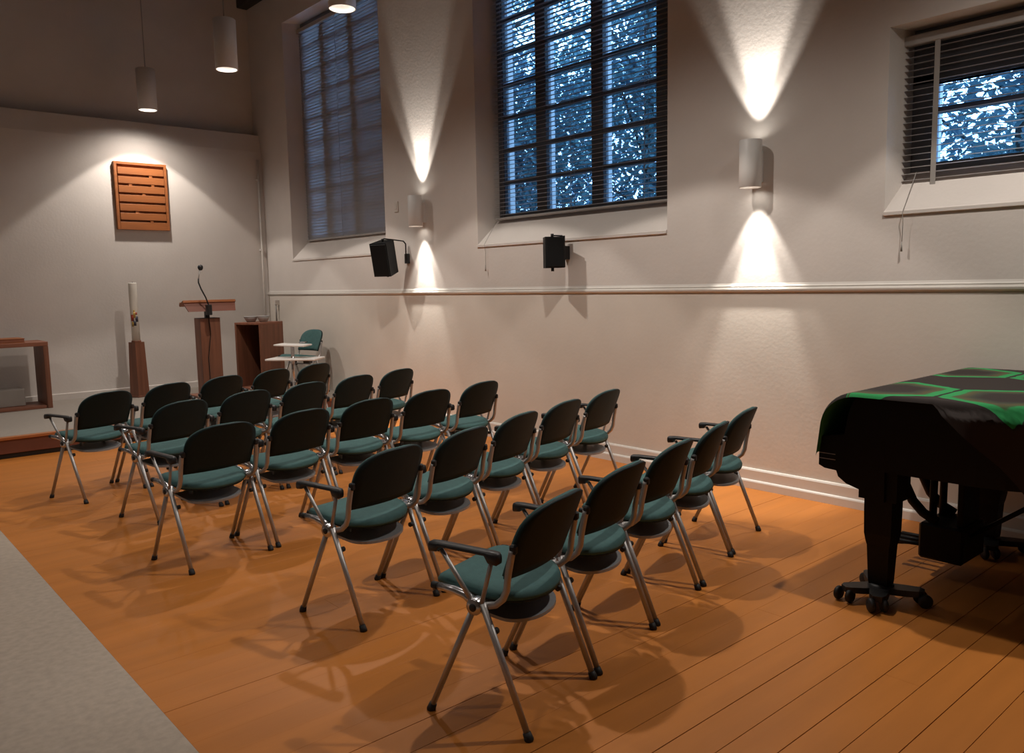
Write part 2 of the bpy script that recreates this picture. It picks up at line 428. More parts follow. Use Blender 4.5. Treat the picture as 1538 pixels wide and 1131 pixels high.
sconce(7.42, 2.20, 2.53, 'white up-and-down wall sconce between the two tall windows')

# ------------------------------------------------------------------ chairs
HW, ZT, ZB, YBK, LEAN, BULGE = .221, .808, .540, -.140, .393, .040
def back_half(z):
    if z <= .67: return HW - .008*(.67-z)/.13
    t_ = min(1, (z-.67)/(ZT-.67)); return HW*max(0., 1-t_**2.9)**(1/2.9)
def back_pt(x, z): return (x, YBK - LEAN*(z-.67) - BULGE*(1-(x/HW)**2), z)
def sheet(inset, d0, d1, puff=0., zlo=ZB, ny=16, nx=12):
    """curved rounded panel between normal offsets d0 (rear) and d1 (front)"""
    zc = .67; sc = 1-inset/HW
    nrm = Vector((0, 1, LEAN)).normalized()
    ts = [i/(ny-1) for i in range(ny)]
    A = []; B = []
    for t_ in ts:
        q = 1-(1-t_)**1.7
        z = zlo+inset + (ZT-.0006-inset-zlo-inset)*q
        zz = (z-.67)*(ZT-.67)/(ZT-.67-inset)+.67 if z > .67 else z
        hw = max(back_half(zz)-inset, .004)
        for j in range(nx):
            s_ = -1+2*j/(nx-1); x = hw*s_
            p = Vector(back_pt(x, z)); e = (1-abs(s_)**4)*(1-abs(2*t_-1)**6)
            A.append(p+nrm*d0); B.append(p+nrm*(d1+puff*e))
    n = ny*nx; fs = []
    for i in range(ny-1):
        for j in range(nx-1):
            a = i*nx+j; fs.append((a, a+1, a+nx+1, a+nx)); fs.append((n+a, n+a+nx, n+a+nx+1, n+a+1))
    bd = [j for j in range(nx)] + [i*nx+nx-1 for i in range(1, ny)] + [(ny-1)*nx+j for j in range(nx-2, -1, -1)] + [i*nx for i in range(ny-2, 0, -1)]
    for k in range(len(bd)):
        a, b_ = bd[k], bd[(k+1) % len(bd)]; fs.append((a, b_, n+b_, n+a))
    return A+B, fs
def seat_outline(sc=1., n=44):
    pts = []
    for k in range(n):
        a = 2*math.pi*k/n; c, s_ = math.cos(a), math.sin(a)
        if s_ >= 0: e = 2/5.5; x = .215*abs(c)**e*(1 if c >= 0 else -1); y = .235*abs(s_)**e
        else: e = 2/2.1; x = .215*abs(c)**e*(1 if c >= 0 else -1); y = -.165*abs(s_)**e
        pts.append((x*sc, y*sc+.01*(1-sc)))
    return pts
def seat_z(x, y): 
    zf = .474 + .105*(y+.15) - .006*(1-(x/.215)**2)
    if y > .15: zf -= .25*(y-.15)**2/.085*1.2
    return zf
CH = {}
def chair_meshes():
    M_ = {}
    mb = MB(); rs = []
    for sc, dz in ((.02, .004), (.35, .004), (.65, .003), (.88, 0), (.965, -.006), (1, -.018), (.995, -.030)):
        rs.append([(x, y, seat_z(x, y)+dz) for x, y in seat_outline(sc)])
    mb.rings(rs); M_['seat'] = mb.mesh('seat', 'teal')
    mb = MB(); mb.rings([[(x, y, seat_z(x, y)+dz) for x, y in seat_outline(sc)] for sc, dz in ((.99, -.0295), (.97, -.040), (.85, -.047), (.05, -.048))]); M_['seat_pan'] = mb.mesh('seat_pan', 'shell')
    v, f = sheet(0, -.012, .0); mb = MB(); mb.add(v, f, 0, True); M_['backrest'] = mb.mesh('backrest', 'shell')
    v, f = sheet(.004, .0005, .010, .012); mb = MB(); mb.add(v, f, 0, True); M_['back_cushion'] = mb.mesh('back_cushion', 'teal')
    # book tray under the seat
    mb = MB(); top = []; n = 18
    for k in range(n):
        a = math.pi+math.pi*k/(n-1); top.append((.165*math.cos(a), -.045+.105*math.sin(a)))
    ol = top + [(.165, .10), (-.165, .10)]
    zt = lambda x, y: .362+.12*(y+.15)
    mb.rings([[(x, y, zt(x, y)) for x, y in ol], [(x, y, zt(x, y)-.012) for x, y in ol]], smooth=False)
    mb.box((-.10, .02, .385), (-.09, .05, .435)); mb.box((.09, .02, .385), (.10, .05, .435))
    M_['book_tray'] = mb.mesh('book_tray', 'tray')
    for s_, nm in ((-1, 'L'), (1, 'R')):
        fx = s_*.236; lx = s_*.252
        pts = [(fx, .175, .474), (fx, .10, .472), (fx, .05, .463), (fx, .012, .440), (fx, -.03, .438), (fx, -.075, .450), (fx, -.105, .476), (fx, -.120, .51), (fx, -.128, .57), (s_*.234, -.142, .640), (s_*.234, -.145, .655)]
        M_['side_frame'+nm] = MB().tube(pts, .0125, 10).mesh('side_frame', 'steel')
        M_['frame_tip'+nm] = MB().tube([(fx, .172, .474), (fx, .197, .474)], [.0145, .013], 10).mesh('frame_tip', 'rubber')
        mb = MB().tube([(fx, .172, .474), (fx, .10, .472), (fx, .05, .463), (fx, .012, .440)], [.0135, .015, .017, .02], 10)
        mb.lathe([(0, -.022), (.028, -.022), (.031, -.016), (.031, .016), (.028, .022), (0, .022)], (s_*.246, 0, .437), 16, axis='x')
        M_['hinge'+nm] = mb.mesh('hinge', 'cast')
        M_['hinge_cap'+nm] = MB().lathe([(0, 0), (.014, 0), (.014, s_*.004), (0, s_*.004)], (s_*.268, 0, .437), 14, axis='x').mesh('hinge_cap', 'rubber')
        M_['front_leg'+nm] = MB().tube([(lx, .004, .437), (lx, .206, .012)], [.0125, .0115], 10).mesh('leg', 'steel')
        M_['rear_leg'+nm] = MB().tube([(lx, -.030, .452), (lx, -.206, .012)], [.0125, .0115], 10).mesh('leg', 'steel')
        for q, yy in (('f', 1), ('r', -1)):
            M_['foot'+q+nm] = MB().tube([(lx, yy*.199, .027), (lx, yy*.208, .006), (lx, yy*.209, .0)], [.0145, .017, .0165], 10).mesh('rubber_foot', 'rubber')
        M_['stop'+nm] = MB().lathe([(0, 0), (.012, 0), (.012, -s_*.018), (0, -s_*.018)], (s_*.240, -.068, .352), 10, axis='x').mesh('stop_knob', 'rubber')
        M_['bracket'+nm] = MB().bevbox((s_*.230-.013, -.160, .640), (s_*.230+.013, -.134, .674), .006).mesh('back_bracket', 'rubber')
        ax = s_*.262
        mb = MB(); rs = []
        for yy, hw, zt_, th in ((.182, .012, .644, .024), (.176, .020, .650, .036), (.145, .021, .652, .034), (.135, .021, .652, .016), (-.06, .021, .650, .016), (-.072, .021, .650, .040), (-.105, .020, .648, .042), (-.113, .012, .642, .030)):
            rs.append([(ax+dx*hw, yy, zt_-dz*th) for dx, dz in ((-1, .25), (-.7, .0), (.7, 0), (1, .25), (1, .8), (.7, 1), (-.7, 1), (-1, .8))])
        mb.rings(rs); M_['armrest'+nm] = mb.mesh('armrest', 'arm_pad')
        M_['armsup1'+nm] = MB().tube([(lx+s_*.004, .004, .445), (ax, .135, .626)], .0085, 8).mesh('arm_support', 'steel')
        M_['armsup2'+nm] = MB().tube([(lx+s_*.004, -.030, .455), (ax, -.080, .622)], .0085, 8).mesh('arm_support', 'steel')
    return M_
CM = chair_meshes()
def link(me, name, parent):
    o = bpy.data.objects.new(name, me); COL.objects.link(o); o.parent = parent; return o
GR = 'green upholstered stacking chairs in rows facing the stage'
def make_chair(x, y, deg, label, right_arm=False, left_arm=True, z=0., group=GR):
    root = empty('chair', (x, y, z), R(deg), label, 'chair', group)
    s_ = link(CM['seat'], 'seat', root); link(CM['seat_pan'], 'seat_pan', s_)
    k_ = link(CM['backrest'], 'backrest', root); link(CM['back_cushion'], 'back_cushion', k_)
    link(CM['book_tray'], 'book_tray', root)
    for sd in 'LR':
        fr_ = link(CM['side_frame'+sd], 'side_frame', root)
        link(CM['frame_tip'+sd], 'frame_tip', fr_); link(CM['bracket'+sd], 'back_bracket', fr_)
        hg = link(CM['hinge'+sd], 'hinge', root); link(CM['hinge_cap'+sd], 'hinge_cap', hg)
        l1 = link(CM['front_leg'+sd], 'leg', root); link(CM['footf'+sd], 'rubber_foot', l1)
        l2 = link(CM['rear_leg'+sd], 'leg', root); link(CM['footr'+sd], 'rubber_foot', l2); link(CM['stop'+sd], 'stop_knob', l2)
        if (sd == 'L' and left_arm) or (sd == 'R' and right_arm):
            a_ = link(CM['armrest'+sd], 'armrest', root)
            link(CM['armsup1'+sd], 'arm_support', a_); link(CM['armsup2'+sd], 'arm_support', a_)
    return root
POSE = [(1.932,2.214,17.1),(2.472,2.360,13.5),(3.002,2.496,14.5),(3.535,2.645,18.0),(4.075,2.813,15.6),
 (2.007,3.368,12.9),(2.543,3.506,16.2),(3.077,3.676,17.0),(3.616,3.835,15.0),(4.165,3.976,14.9),
 (1.725,4.658,9.5),(2.272,4.775,12.0),(2.823,4.881,9.0),(3.374,4.951,7.8),(3.929,5.051,12.4),
 (1.879,5.801,18.4),(2.427,5.967,14.6),(2.970,6.098,14.9),(3.505,6.237,15.6),(4.037,6.392,16.5),
 (1.657,6.771,20.3),(2.177,6.959,21.2),(2.710,7.144,18.1),(3.252,7.323,19.2),(3.786,7.513,18.9)]
ROWN = ['the row nearest the camera', 'the second row from the camera', 'the middle one of the five rows', 'the second row from the stage', 'the row nearest the stage']
PLC = ['at the aisle end, leftmost,', 'second from the aisle', 'in the middle', 'second from the window wall', 'at the window-wall end']
for i, (x, y, d) in enumerate(POSE):
    rr, cc = divmod(i, 5)
    make_chair(x, y, d, 'green chair %s in %s' % (PLC[cc], ROWN[rr]), right_arm=(cc == 4))

# ------------------------------------------------------------------ things on the stage
# altar table: hollow box of boards
al = empty('altar_table', (1.0, 11.0, ZS), label='brown wooden box-shaped altar table, open at the front, at the left edge', cat='table')
AX0, AX1, AY0, AY1, AZ = -1.15, 1.197, -.27, .25, .785
MB().bevbox((AX0, AY0, AZ-.05), (AX1, AY1, AZ), .004).build('table_top', 'brown_wood_x', al)
for xa in (AX0, AX1-.055): MB().bevbox((xa, AY0, .0), (xa+.055, AY1, AZ-.05), .004).build('side_panel', 'brown_wood', al)
MB().bevbox((AX0+.055, AY0+.02, .0), (AX1-.055, AY1, .035), .004).build('bottom_board', 'brown_wood_x', al)
mat('grey_board', (.30, .27, .245), .7, var=.05)
tag(MB().bevbox((-.45, -.14, 0), (.33, .14, .20), .006).build('storage_box', 'grey_board', None, (1.62, 11.04, ZS+.036)), 'pale grey low box inside the open altar table', 'box')
bk = empty('lectern_book', (1.72, 10.93, ZS+AZ), label='orange-brown book lying on the altar table', cat='book')
MB().bevbox((-.30, -.17, 0), (.25, .17, .008), .002).build('cover', 'orange_wood', bk)
MB().bevbox((-.30, -.165, .008), (.245, .165, .042), .002).build('page_block', 'brown_wood_x', bk)
MB().bevbox((-.30, -.17, .042), (.25, .17, .05), .002).build('cover', 'orange_wood', bk)

# candle stand and candle
cs = empty('candle_stand', (3.25, 10.97, ZS), R(20), 'tapering brown wooden column stand carrying the tall candle', 'stand')
def taper(w0, w1, z0, z1): return [[(sx*w0, sy*w0, z0) for sx, sy in ((-1,-1),(1,-1),(1,1),(-1,1))], [(sx*w1, sy*w1, z1) for sx, sy in ((-1,-1),(1,-1),(1,1),(-1,1))]]
MB().bevbox((-.095, -.095, 0), (.095, .095, .02), .004).build('base', 'brown_wood', cs)
MB().rings(taper(.082, .066, .02, .705), smooth=False).build('column', 'brown_wood', cs)
MB().lathe([(0, .705), (.058, .705), (.058, .722), (.052, .724), (0, .724)], n=24).build('candle_plate', 'brown_wood', cs)
cd = empty('altar_candle', (3.25, 10.97, ZS+.724), label='tall white candle with red and gold emblem, standing on the brown column', cat='candle')
MB().lathe([(0, 0), (.05, 0), (.05, .725), (.046, .735), (.02, .728), (0, .726)], n=28).build('wax_body', 'wax', cd)
MB().tube([(0, 0, .72), (.002, 0, .75)], .003, 6).build('wick', 'wax_dark', cd)
def patch(a0, a1, z0, z1, m_, nm):
    mb = MB(); n = 6; vs = []; rr = .0512
    for k in range(n+1):
        a = a0+(a1-a0)*k/n
        for z in (z0, z1): vs.append((rr*math.cos(a), rr*math.sin(a), z))
    for k in range(n+1):
        a = a0+(a1-a0)*k/n
        for z in (z0, z1): vs.append((.0496*math.cos(a), .0496*math.sin(a), z))
    o2 = 2*(n+1); fs = []
    for k in range(n):
        fs.append((2*k, 2*k+2, 2*k+3, 2*k+1)); fs += [(2*k, o2+2*k, o2+2*k+2, 2*k+2), (2*k+1, 2*k+3, o2+2*k+3, o2+2*k+1)]
    fs += [(0, 1, o2+1, o2), (2*n, o2+2*n, o2+2*n+1, 2*n+1)]
    mb.add(vs, fs, 0, True); return mb.build(nm, m_, cd)
A0 = R(250)
for (da0, da1, z0, z1, m_) in ((-.9, -.1, .25, .33, 'wax_red'), (-.2, .3, .29, .37, 'wax_gold'), (.2, .9, .24, .31, 'wax_dark'), (-.35, .35, .19, .26, 'wax_dark'), (.1, .7, .33, .36, 'wax_red'), (-.7, -.25, .18, .24, 'wax_gold'), (-.15, .2, .37, .39, 'wax_gold')):
    patch(A0+da0, A0+da1, z0, z1, m_, 'emblem')

# lectern
le = empty('lectern', (3.92, 10.30, ZS), label='brown wooden lectern with slanted reading board on a square column', cat='lectern')
MB().bevbox((-.22, -.20, 0), (.22, .20, .03), .005).build('base_plate', 'brown_wood_x', le)
MB().bevbox((-.128, -.10, .03), (.128, .10, .995), .004).build('column', 'brown_wood', le)
MB().bevbox((-.128, -.10, .995), (.128, .10, 1.0), .001).build('column_cap', 'dark_inside', le)
MB().bevbox((-.02, -.02, .98), (.03, .04, 1.10), .004).build('neck', 'black', le)
rot = Matrix.Rotation(R(-20), 3, 'X')
bd = MB().bevbox((-.332, 0, -.032), (.332, .15, 0), .003, rot=rot).build('reading_board', 'orange_wood', le, (0, -.12, 1.228))
MB().bevbox((-.325, .13, 0), (.325, .15, .02), .003, rot=rot).build('book_stop', 'orange_wood', bd)
ap = MB(); a_ = [(-.328, -.112, 1.197), (.328, -.112, 1.197), (.328, -.092, 1.197), (-.328, -.092, 1.197)]; b_ = [(-.29, -.19, 1.085), (.298, -.19, 1.085), (.298, -.165, 1.085), (-.29, -.165, 1.085)]
ap.rings([a_, b_], smooth=False).build('front_apron', 'riser_wood', le)
mc = empty('gooseneck_microphone', (3.86, 10.05, ZS+1.04), label='black gooseneck microphone rising over the lectern', cat='microphone')
MB().bevbox((-.03, -.02, .0), (.03, .05, .13), .006).build('clamp', 'black', mc)
MB().tube([(.0, -.0, .11), (-.04, -.01, .22), (-.085, -.0, .32), (-.105, .02, .40), (-.10, .03, .45)], .009, 8).build('gooseneck', 'black', mc)
MB().tube([(-.10, .03, .44), (-.085, .04, .50), (-.07, .045, .56)], .008, 8).build('steel_neck', 'steel', mc)
MB().lathe([(0, -.035), (.018, -.032), (.030, -.012), (.032, .01), (.022, .03), (0, .037)], (-.062, .045, .585), 16).build('mic_head', 'black', mc)
tag(MB().tube([(3.90, 10.19, ZS+1.02), (3.915, 10.192, ZS+.8), (3.87, 10.192, ZS+.5), (3.875, 10.192, ZS+.1), (3.9, 10.05, ZS+.012)], .005, 6).build('microphone_cable', 'black'), 'black microphone cable running down the lectern column', 'cable')

# open cabinet, bowls on it
cb = empty('open_cabinet', (4.62, 10.30, ZS), R(25), 'brown wooden cabinet with a dark open front, in the corner', 'cabinet')
# local: open face looks to -x, corner nearest the camera at (0,0)
W_, D_, HH = .44, .46, .905
MB().bevbox((0, 0, HH-.03), (D_, W_, HH), .003).build('top_board', 'brown_wood_x', cb)
MB().bevbox((0, 0, 0), (D_, W_, .03), .003).build('bottom_board', 'brown_wood_x', cb)
MB().bevbox((0, 0, .03), (D_, .03, HH-.03), .003).build('side_panel', 'brown_wood', cb)
MB().bevbox((0, W_-.03, .03), (D_, W_, HH-.03), .003).build('side_panel', 'brown_wood', cb)
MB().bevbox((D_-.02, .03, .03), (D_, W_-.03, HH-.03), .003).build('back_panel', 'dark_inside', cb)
for (bx, by, rr, hh, lb) in ((.17, .30, .095, .075, 'grey bowl on the cabinet, left of the pair'), (.20, .11, .085, .08, 'grey bowl on the cabinet, nearer the window wall')):
    q = Matrix.Rotation(R(25), 3, 'Z') @ Vector((bx, by, 0)) + Vector((4.62, 10.30, ZS+HH))
    bw = empty('bowl', q, label=lb, cat='bowl', group='bowls on the cabinet')
    MB().lathe([(0, 0), (rr*.55, 0), (rr*.9, hh*.7), (rr, hh), (rr-.006, hh), (rr*.5, .008), (0, .008)], n=24).build('bowl_body', 'grey_glass', bw)
    MB().lathe([(rr, hh-.003), (rr+.004, hh), (rr, hh+.003), (rr-.005, hh+.001)], n=24).build('rim', 'grey_glass', bw)

# two-tier white side table on castors
tb = empty('two_tier_table', (4.53, 9.15, ZS), R(-50), 'small white two-tier stand with slim post beside the cabinet', 'table')
MB().bevbox((-.315, -.17, .485), (.315, .17, .507), .005).build('lower_shelf', 'white_laminate', tb)
rt = Matrix.Rotation(R(2), 3, 'Y')
MB().bevbox((-.215, -.13, .655), (.17, .13, .673), .004, rot=rt, piv=(0, 0, .66)).build('upper_shelf', 'white_laminate', tb)
MB().tube([(-.03, 0, .05), (-.03, 0, .66)], .022, 12).build('post', 'cast', tb)
for yy in (-.17, .17): MB().bevbox((-.30, yy-.02, .045), (.30, yy+.02, .075), .005).build('base_bar', 'white_laminate', tb)
MB().bevbox((-.05, -.17, .05), (0, .17, .075), .004).build('cross_bar', 'white_laminate', tb)
for xx in (-.27, .27):
    for yy in (-.17, .17): MB().lathe([(0, -.012), (.023, -.012), (.023, .012), (0, .012)], (xx, yy, .023), 14, axis='y').build('castor', 'rubber', tb)
MB().bevbox((.12, -.05, .44), (.20, .05, .485), .004).build('shelf_bracket', 'rubber', tb)
MB().tube([(.10, -.10, .70), (.17, -.10, .70), (.17, .0, .70), (.10, .0, .70), (.10, -.10, .70)], .005, 6).build('handle', 'cast', tb)
make_chair(4.90, 9.70, 98, 'single green chair on the stage against the window wall, facing sideways', right_arm=False, left_arm=False, z=ZS+.0005, group='green chair on the stage')

# slatted wall panel
pn = empty('slatted_wall_panel', (3.575, YB, 2.36), label='orange wooden slatted art panel hung on the back wall', cat='panel')
PW, PHt = .33, .87
MB().bevbox((-PW, -.02, 0), (PW, 0, PHt), .002).build('backing_board', 'orange_wood', pn)
for xa in (-PW, PW-.035): MB().bevbox((xa, -.055, 0), (xa+.035, -.02, PHt), .003).build('frame_side', 'orange_wood', pn)
MB().bevbox((-PW+.035, -.055, PHt-.035), (PW-.035, -.02, PHt), .003).build('frame_rail', 'orange_wood', pn)
MB().bevbox((-PW+.035, -.055, 0), (PW-.035, -.02, .10), .003).build('frame_rail', 'orange_wood', pn)
sl = MB().bevbox((-PW+.04, -.062, 0), (PW-.04, -.02, .090), .004).mesh('slat', 'orange_wood')
for k in range(6):
    o = link(sl, 'slat', pn); o.location = (0, 0, .125+.117*k)
for (bx, k) in ((.12, 5), (-.14, 4), (.14, 4), (.02, 3), (-.08, 1), (.10, 0)):
    MB().bevbox((bx-.02, -.057, 0), (bx+.02, -.02, .030), .002).build('spacer_block', 'orange_wood', pn, (0, 0, .125+.117*k-.0285))

# ------------------------------------------------------------------ loudspeakers
def speaker(name_label, loc, rot, hw, hd, hh, arm):
    root = empty('loudspeaker', loc, label=name_label, cat='loudspeaker', group='black wall loudspeakers')
    rm = Matrix.Rotation(rot[2], 3, 'Z') @ Matrix.Rotation(rot[0], 3, 'X') @ Matrix.Rotation(rot[1], 3, 'Y')
    pr = [(-hw, -hd), (hw, -hd), (hw*.8, hd), (-hw*.8, hd)]
    body = MB(); body.prism(pr, 'z', -hh, hh); body.v = [tuple(rm @ Vector(v)) for v in body.v]; body.build('cabinet', 'speaker_black', root)
    gmb = MB(); gmb.bevbox((-hw*.94, -hd-.012, -hh*.95), (hw*.94, -hd+.001, hh*.95), .005); gmb.v = [tuple(rm @ Vector(v)) for v in gmb.v]; gmb.build('grille', 'speaker_black', root)
    for sg in (1, -1):
        kb = MB(); kb.lathe([(0, 0), (.014, 0), (.014, sg*.03), (0, sg*.03)], (0, .01, sg*hh), 10); kb.v = [tuple(rm @ Vector(v)) for v in kb.v]; kb.build('pivot_knob', 'black', root)
    arm(root, rm)
    return root
def arm1(root, rm):
    t_ = rm @ Vector((0, .01, .185+.02)); 
    MB().tube([t_+Vector((0, 0, .0)), t_+Vector((.02, -.005, .012)), (XW-.06-root.location.x, -.05, .19), (XW-.03-root.location.x, -.05, .16), (XW-.03-root.location.x, -.05, -.02)], .008, 6).build('bracket_arm', 'black', root)
    MB().bevbox((XW-.03-root.location.x, -.085, -.06), (XW-.001-root.location.x, -.015, .05), .004).build('wall_plate', 'black', root)
def arm2(root, rm):
    dx = XW-root.location.x
    MB().bevbox((dx-.075, -.03, -.13), (dx-.060, .03, .15), .003).build('bracket_arm', 'black', root)
    MB().bevbox((dx-.062, -.03, -.06), (dx-.001, .03, .06), .004).build('wall_plate', 'black', root)
    MB().tube([rm @ Vector((0, .01, .15)), (dx-.068, 0, .15)], .007, 6).build('bracket_stay', 'black', root)
speaker('tilted black loudspeaker on a bent arm beside the closed-blind window', (5.00, 7.80, 1.87), (R(14), R(0), R(-62)), .105, .11, .185, arm1)
speaker('black loudspeaker mounted straight below the middle window', (5.09, 5.21, 1.825), (R(0), 0, R(-30)), .085, .08, .135, arm2)

# pipe in the corner and a small wall plate
pp = empty('corner_pipe', (5.20, YB-.05, ZS), label='thin painted pipe running up the corner of the back wall', cat='pipe')
MB().tube([(0, 0, 0), (0, 0, 3.2)], .016, 10).build('pipe', 'pipe_paint', pp)
for zz in (.9, 1.9, 2.9): MB().bevbox((-.024, -.01, zz), (.024, .05, zz+.03), .004).build('pipe_clip', 'pipe_paint', pp)
rp = empty('riser_tube', (5.235, 11.10, ZS+.88), label='short grey cable tube on the window wall above the cabinet', cat='pipe')
MB().tube([(0, 0, 0), (0, 0, .24)], .012, 8).build('tube', 'cord_grey', rp); MB().bevbox((-.02, -.02, .24), (.044, .02, .31), .004).build('junction', 'pipe_paint', rp)
wp = empty('wall_switch', (XW, 7.95, 2.46), label='small pale switch plate beside the far sconce', cat='switch')
MB().bevbox((-.012, -.04, -.06), (0, .04, .06), .003).build('plate', 'pipe_paint', wp); MB().bevbox((-.016, -.02, -.03), (-.011, .02, .03), .002).build('rocker', 'pipe_paint', wp)

# ------------------------------------------------------------------ grand piano
GX0, GX1, GY = 3.745, 5.20, 1.80
gp = empty('grand_piano', (4.45, 1.0, 0), label='black grand piano on wheeled leg dollies at the right', cat='piano')
O = Vector((4.45, 1.0, 0))
def G(p): return (p[0]-O.x, p[1]-O.y, p[2]-O.z)
def gpart(name, mb, m_, parent=gp):
    mb.v = [G(v) for v in mb.v]; return mb.build(name, m_, parent)
plan = [(GX0, 1.64), (GX0, 1.25)]
for k in range(1, 13):
    t_ = k/12; plan.append((GX0+.78*(3*t_*t_-2*t_**3), 1.25-1.30*t_))
plan += [(4.62, -.16), (4.82, -.26), (5.02, -.26), (5.16, -.18), (GX1, -.02), (GX1, 1.64)]
gpart('rim', MB().prism(plan, 'z', .645, .985), 'piano_black')
lidp = [(x-.012 if x < 4.5 else x, GY if y > 1.6 else y) for x, y in plan]
gpart('lid', MB().prism(lidp, 'z', .985, 1.008), 'piano_black')
arm_p = [(1.62, .985), (1.785, .985), (1.805, .955), (1.822, .90), (1.84, .80), (1.92, .785), (1.955, .775), (1.965, .74), (1.965, .635), (1.935, .622), (1.875, .618), (1.865, .590), (1.825, .562), (1.775, .548), (1.73, .535), (1.70, .50), (1.62, .50)]
arm_p = [(max(y_, 1.6405), z_) for y_, z_ in arm_p]
for xa in (GX0, GX1-.075): gpart('arm_cheek', MB().prism(arm_p, 'x', xa, xa+.075), 'piano_black')
gpart('keybed', MB().bevbox((GX0+.075, 1.645, .60), (GX1-.075, 1.93, .665), .004), 'piano_black')
gpart('keyslip', MB().bevbox((GX0+.075, 1.925, .63), (GX1-.075, 1.955, .715), .004), 'piano_black')
gpart('fallboard', MB().bevbox((GX0+.075, 1.76, .70), (GX1-.075, 1.94, .735), .006), 'piano_black')
for zz in (.668, .695): gpart('inlay_line', MB().box((GX0-.001, 1.88, zz), (GX0+.002, 1.962, zz+.003)), 'steel')
def leg(lx, ly):
    prof = [(.066, .56), (.066, .45), (.064, .33), (.058, .29), (.053, .27), (.045, .09), (.040, .06)]
    mb = MB(); rs = [[(lx+sx*r_*.9, ly+sy*r_, z) for sx, sy in ((-1,-1),(1,-1),(1,1),(-1,1))] for r_, z in prof]
    mb.rings(rs, smooth=False); mb.box((lx-.07, ly-.09, .50), (lx+.08, ly+.09, .645)); l_ = gpart('leg', mb, 'piano_black')
    return l_
LEGS = [(3.835, 1.68), (4.98, 1.58), (4.85, .12)]
for lx, ly in LEGS: leg(lx, ly)
def dolly(lx, ly, ang):
    dl = gpart('dolly', MB().lathe([(0, .04), (.06, .04), (.06, .075), (.045, .08), (0, .08)], (lx, ly, 0), 20), 'black')
    for a in ang:
        c, s_ = math.cos(a), math.sin(a); rz = Matrix.Rotation(a, 3, 'Z')
        mb = MB(); mb.rings([[Vector((lx, ly, 0)) + rz @ Vector((d, sg*w_, z)) for sg, z in ((-1, z0), (1, z0), (1, z1), (-1, z1))] for d, w_, z0, z1 in ((.03, .045, .04, .07), (.12, .042, .045, .075), (.17, .035, .05, .078), (.19, .02, .05, .076))], smooth=False)
        mb.v = [G(v) for v in mb.v]; mb.build('dolly_arm', 'black', dl)
        for off in (-.03, .03):
            mb = MB(); mb.lathe([(0, -.012), (.027, -.012), (.033, -.006), (.033, .006), (.027, .012), (0, .012)], (0, 0, 0), 18, axis='y')
            rr = Matrix.Rotation(a+.5, 3, 'Z'); cpt = Vector((lx, ly, .033)) + rz @ Vector((.185, 0, 0))
            mb.v = [G(cpt + rr @ (Vector(v)+Vector((0, off, 0)))) for v in mb.v]; mb.build('wheel', 'rubber', dl)
for (lx, ly), a in zip(LEGS, ((R(145), R(200), R(285), R(40)), (R(145), R(200), R(285), R(40)), (R(30), R(150), R(270)))): dolly(lx, ly, a)
# pedal lyre
ly = 1.60
for xx in (4.33, 4.56):
    pts = [(xx, 1.80, .62), (xx, 1.80, .54), (xx, 1.785, .46), (xx, 1.745, .38), (xx, 1.69, .325), (xx, 1.62, .29)]
    gpart('lyre_arm', MB().tube(pts, .026, 8), 'piano_black')
for xx in (4.38, 4.51): gpart('lyre_post', MB().tube([(xx, 1.66, .24), (xx, 1.66, .63)], .020, 8), 'piano_black')
gpart('lyre_block', MB().bevbox((4.28, 1.48, .595), (4.62, 1.82, .645), .005), 'piano_black')
gpart('lyre_board', MB().bevbox((4.34, 1.50, .26), (4.56, 1.53, .60), .005), 'piano_black')
gpart('pedal_box', MB().bevbox((4.30, 1.48, .09), (4.60, 1.70, .28), .012), 'piano_black')
for px in (4.38, 4.45, 4.52): gpart('pedal', MB().tube([(px, 1.68, .14), (px, 1.78, .135), (px, 1.87, .125)], [.010, .012, .020], 8), 'piano_black')
for sg in (-1, 1):
    gpart('lyre_strut', MB().tube([(4.47+sg*.05, ly-.06, .18), (4.47+sg*.20, .95, .65)], .010, 6), 'piano_black')
gpart('underframe_beam', MB().bevbox((4.60, .2, .56), (4.72, 1.50, .645), .005), 'piano_black')
gpart('underframe_beam', MB().bevbox((4.05, 1.0, .56), (5.0, 1.1, .645), .005), 'piano_black')

# cloth over the piano, printed with green hexagons
m = bpy.data.materials.new('hexagon_cloth'); m.use_nodes = True; nt = m.node_tree; bsdf = nt.nodes['Principled BSDF']
bsdf.inputs['Roughness'].default_value = .9
N = nt.nodes; Lk = nt.links
def nd(op, a, b_=None):
    n_ = N.new('ShaderNodeMath'); n_.operation = op
    for i_, v_ in enumerate((a, b_)):
        if v_ is None: continue
        if isinstance(v_, (int, float)): n_.inputs[i_].default_value = v_
        else: Lk.new(v_, n_.inputs[i_])
    return n_.outputs[0]
uvn = N.new('ShaderNodeUVMap'); uvn.uv_map = 'UVMap'; sx = N.new('ShaderNodeSeparateXYZ'); Lk.new(uvn.outputs[0], sx.inputs[0])
uu = nd('ABSOLUTE', nd('WRAP', nd('SUBTRACT', sx.outputs[0], 4.0), .45)); uu.node.inputs[0]
wrp = [n_ for n_ in N if n_.type == 'MATH' and n_.operation == 'WRAP'][0]; wrp.inputs[2].default_value = -.45
vv0 = nd('WRAP', nd('SUBTRACT', sx.outputs[1], 1.20), .26); vv0.node.inputs[2].default_value = -.26
vv = nd('ABSOLUTE', vv0)
dd = nd('DIVIDE', nd('MAXIMUM', vv, nd('ADD', nd('MULTIPLY', vv, .5), nd('MULTIPLY', uu, .866))), .26)
nz = N.new('ShaderNodeTexNoise'); nz.inputs['Scale'].default_value = 14; Lk.new(uvn.outputs[0], nz.inputs['Vector'])
dd = nd('ADD', dd, nd('MULTIPLY', nd('SUBTRACT', nz.outputs[0], .5), .10))
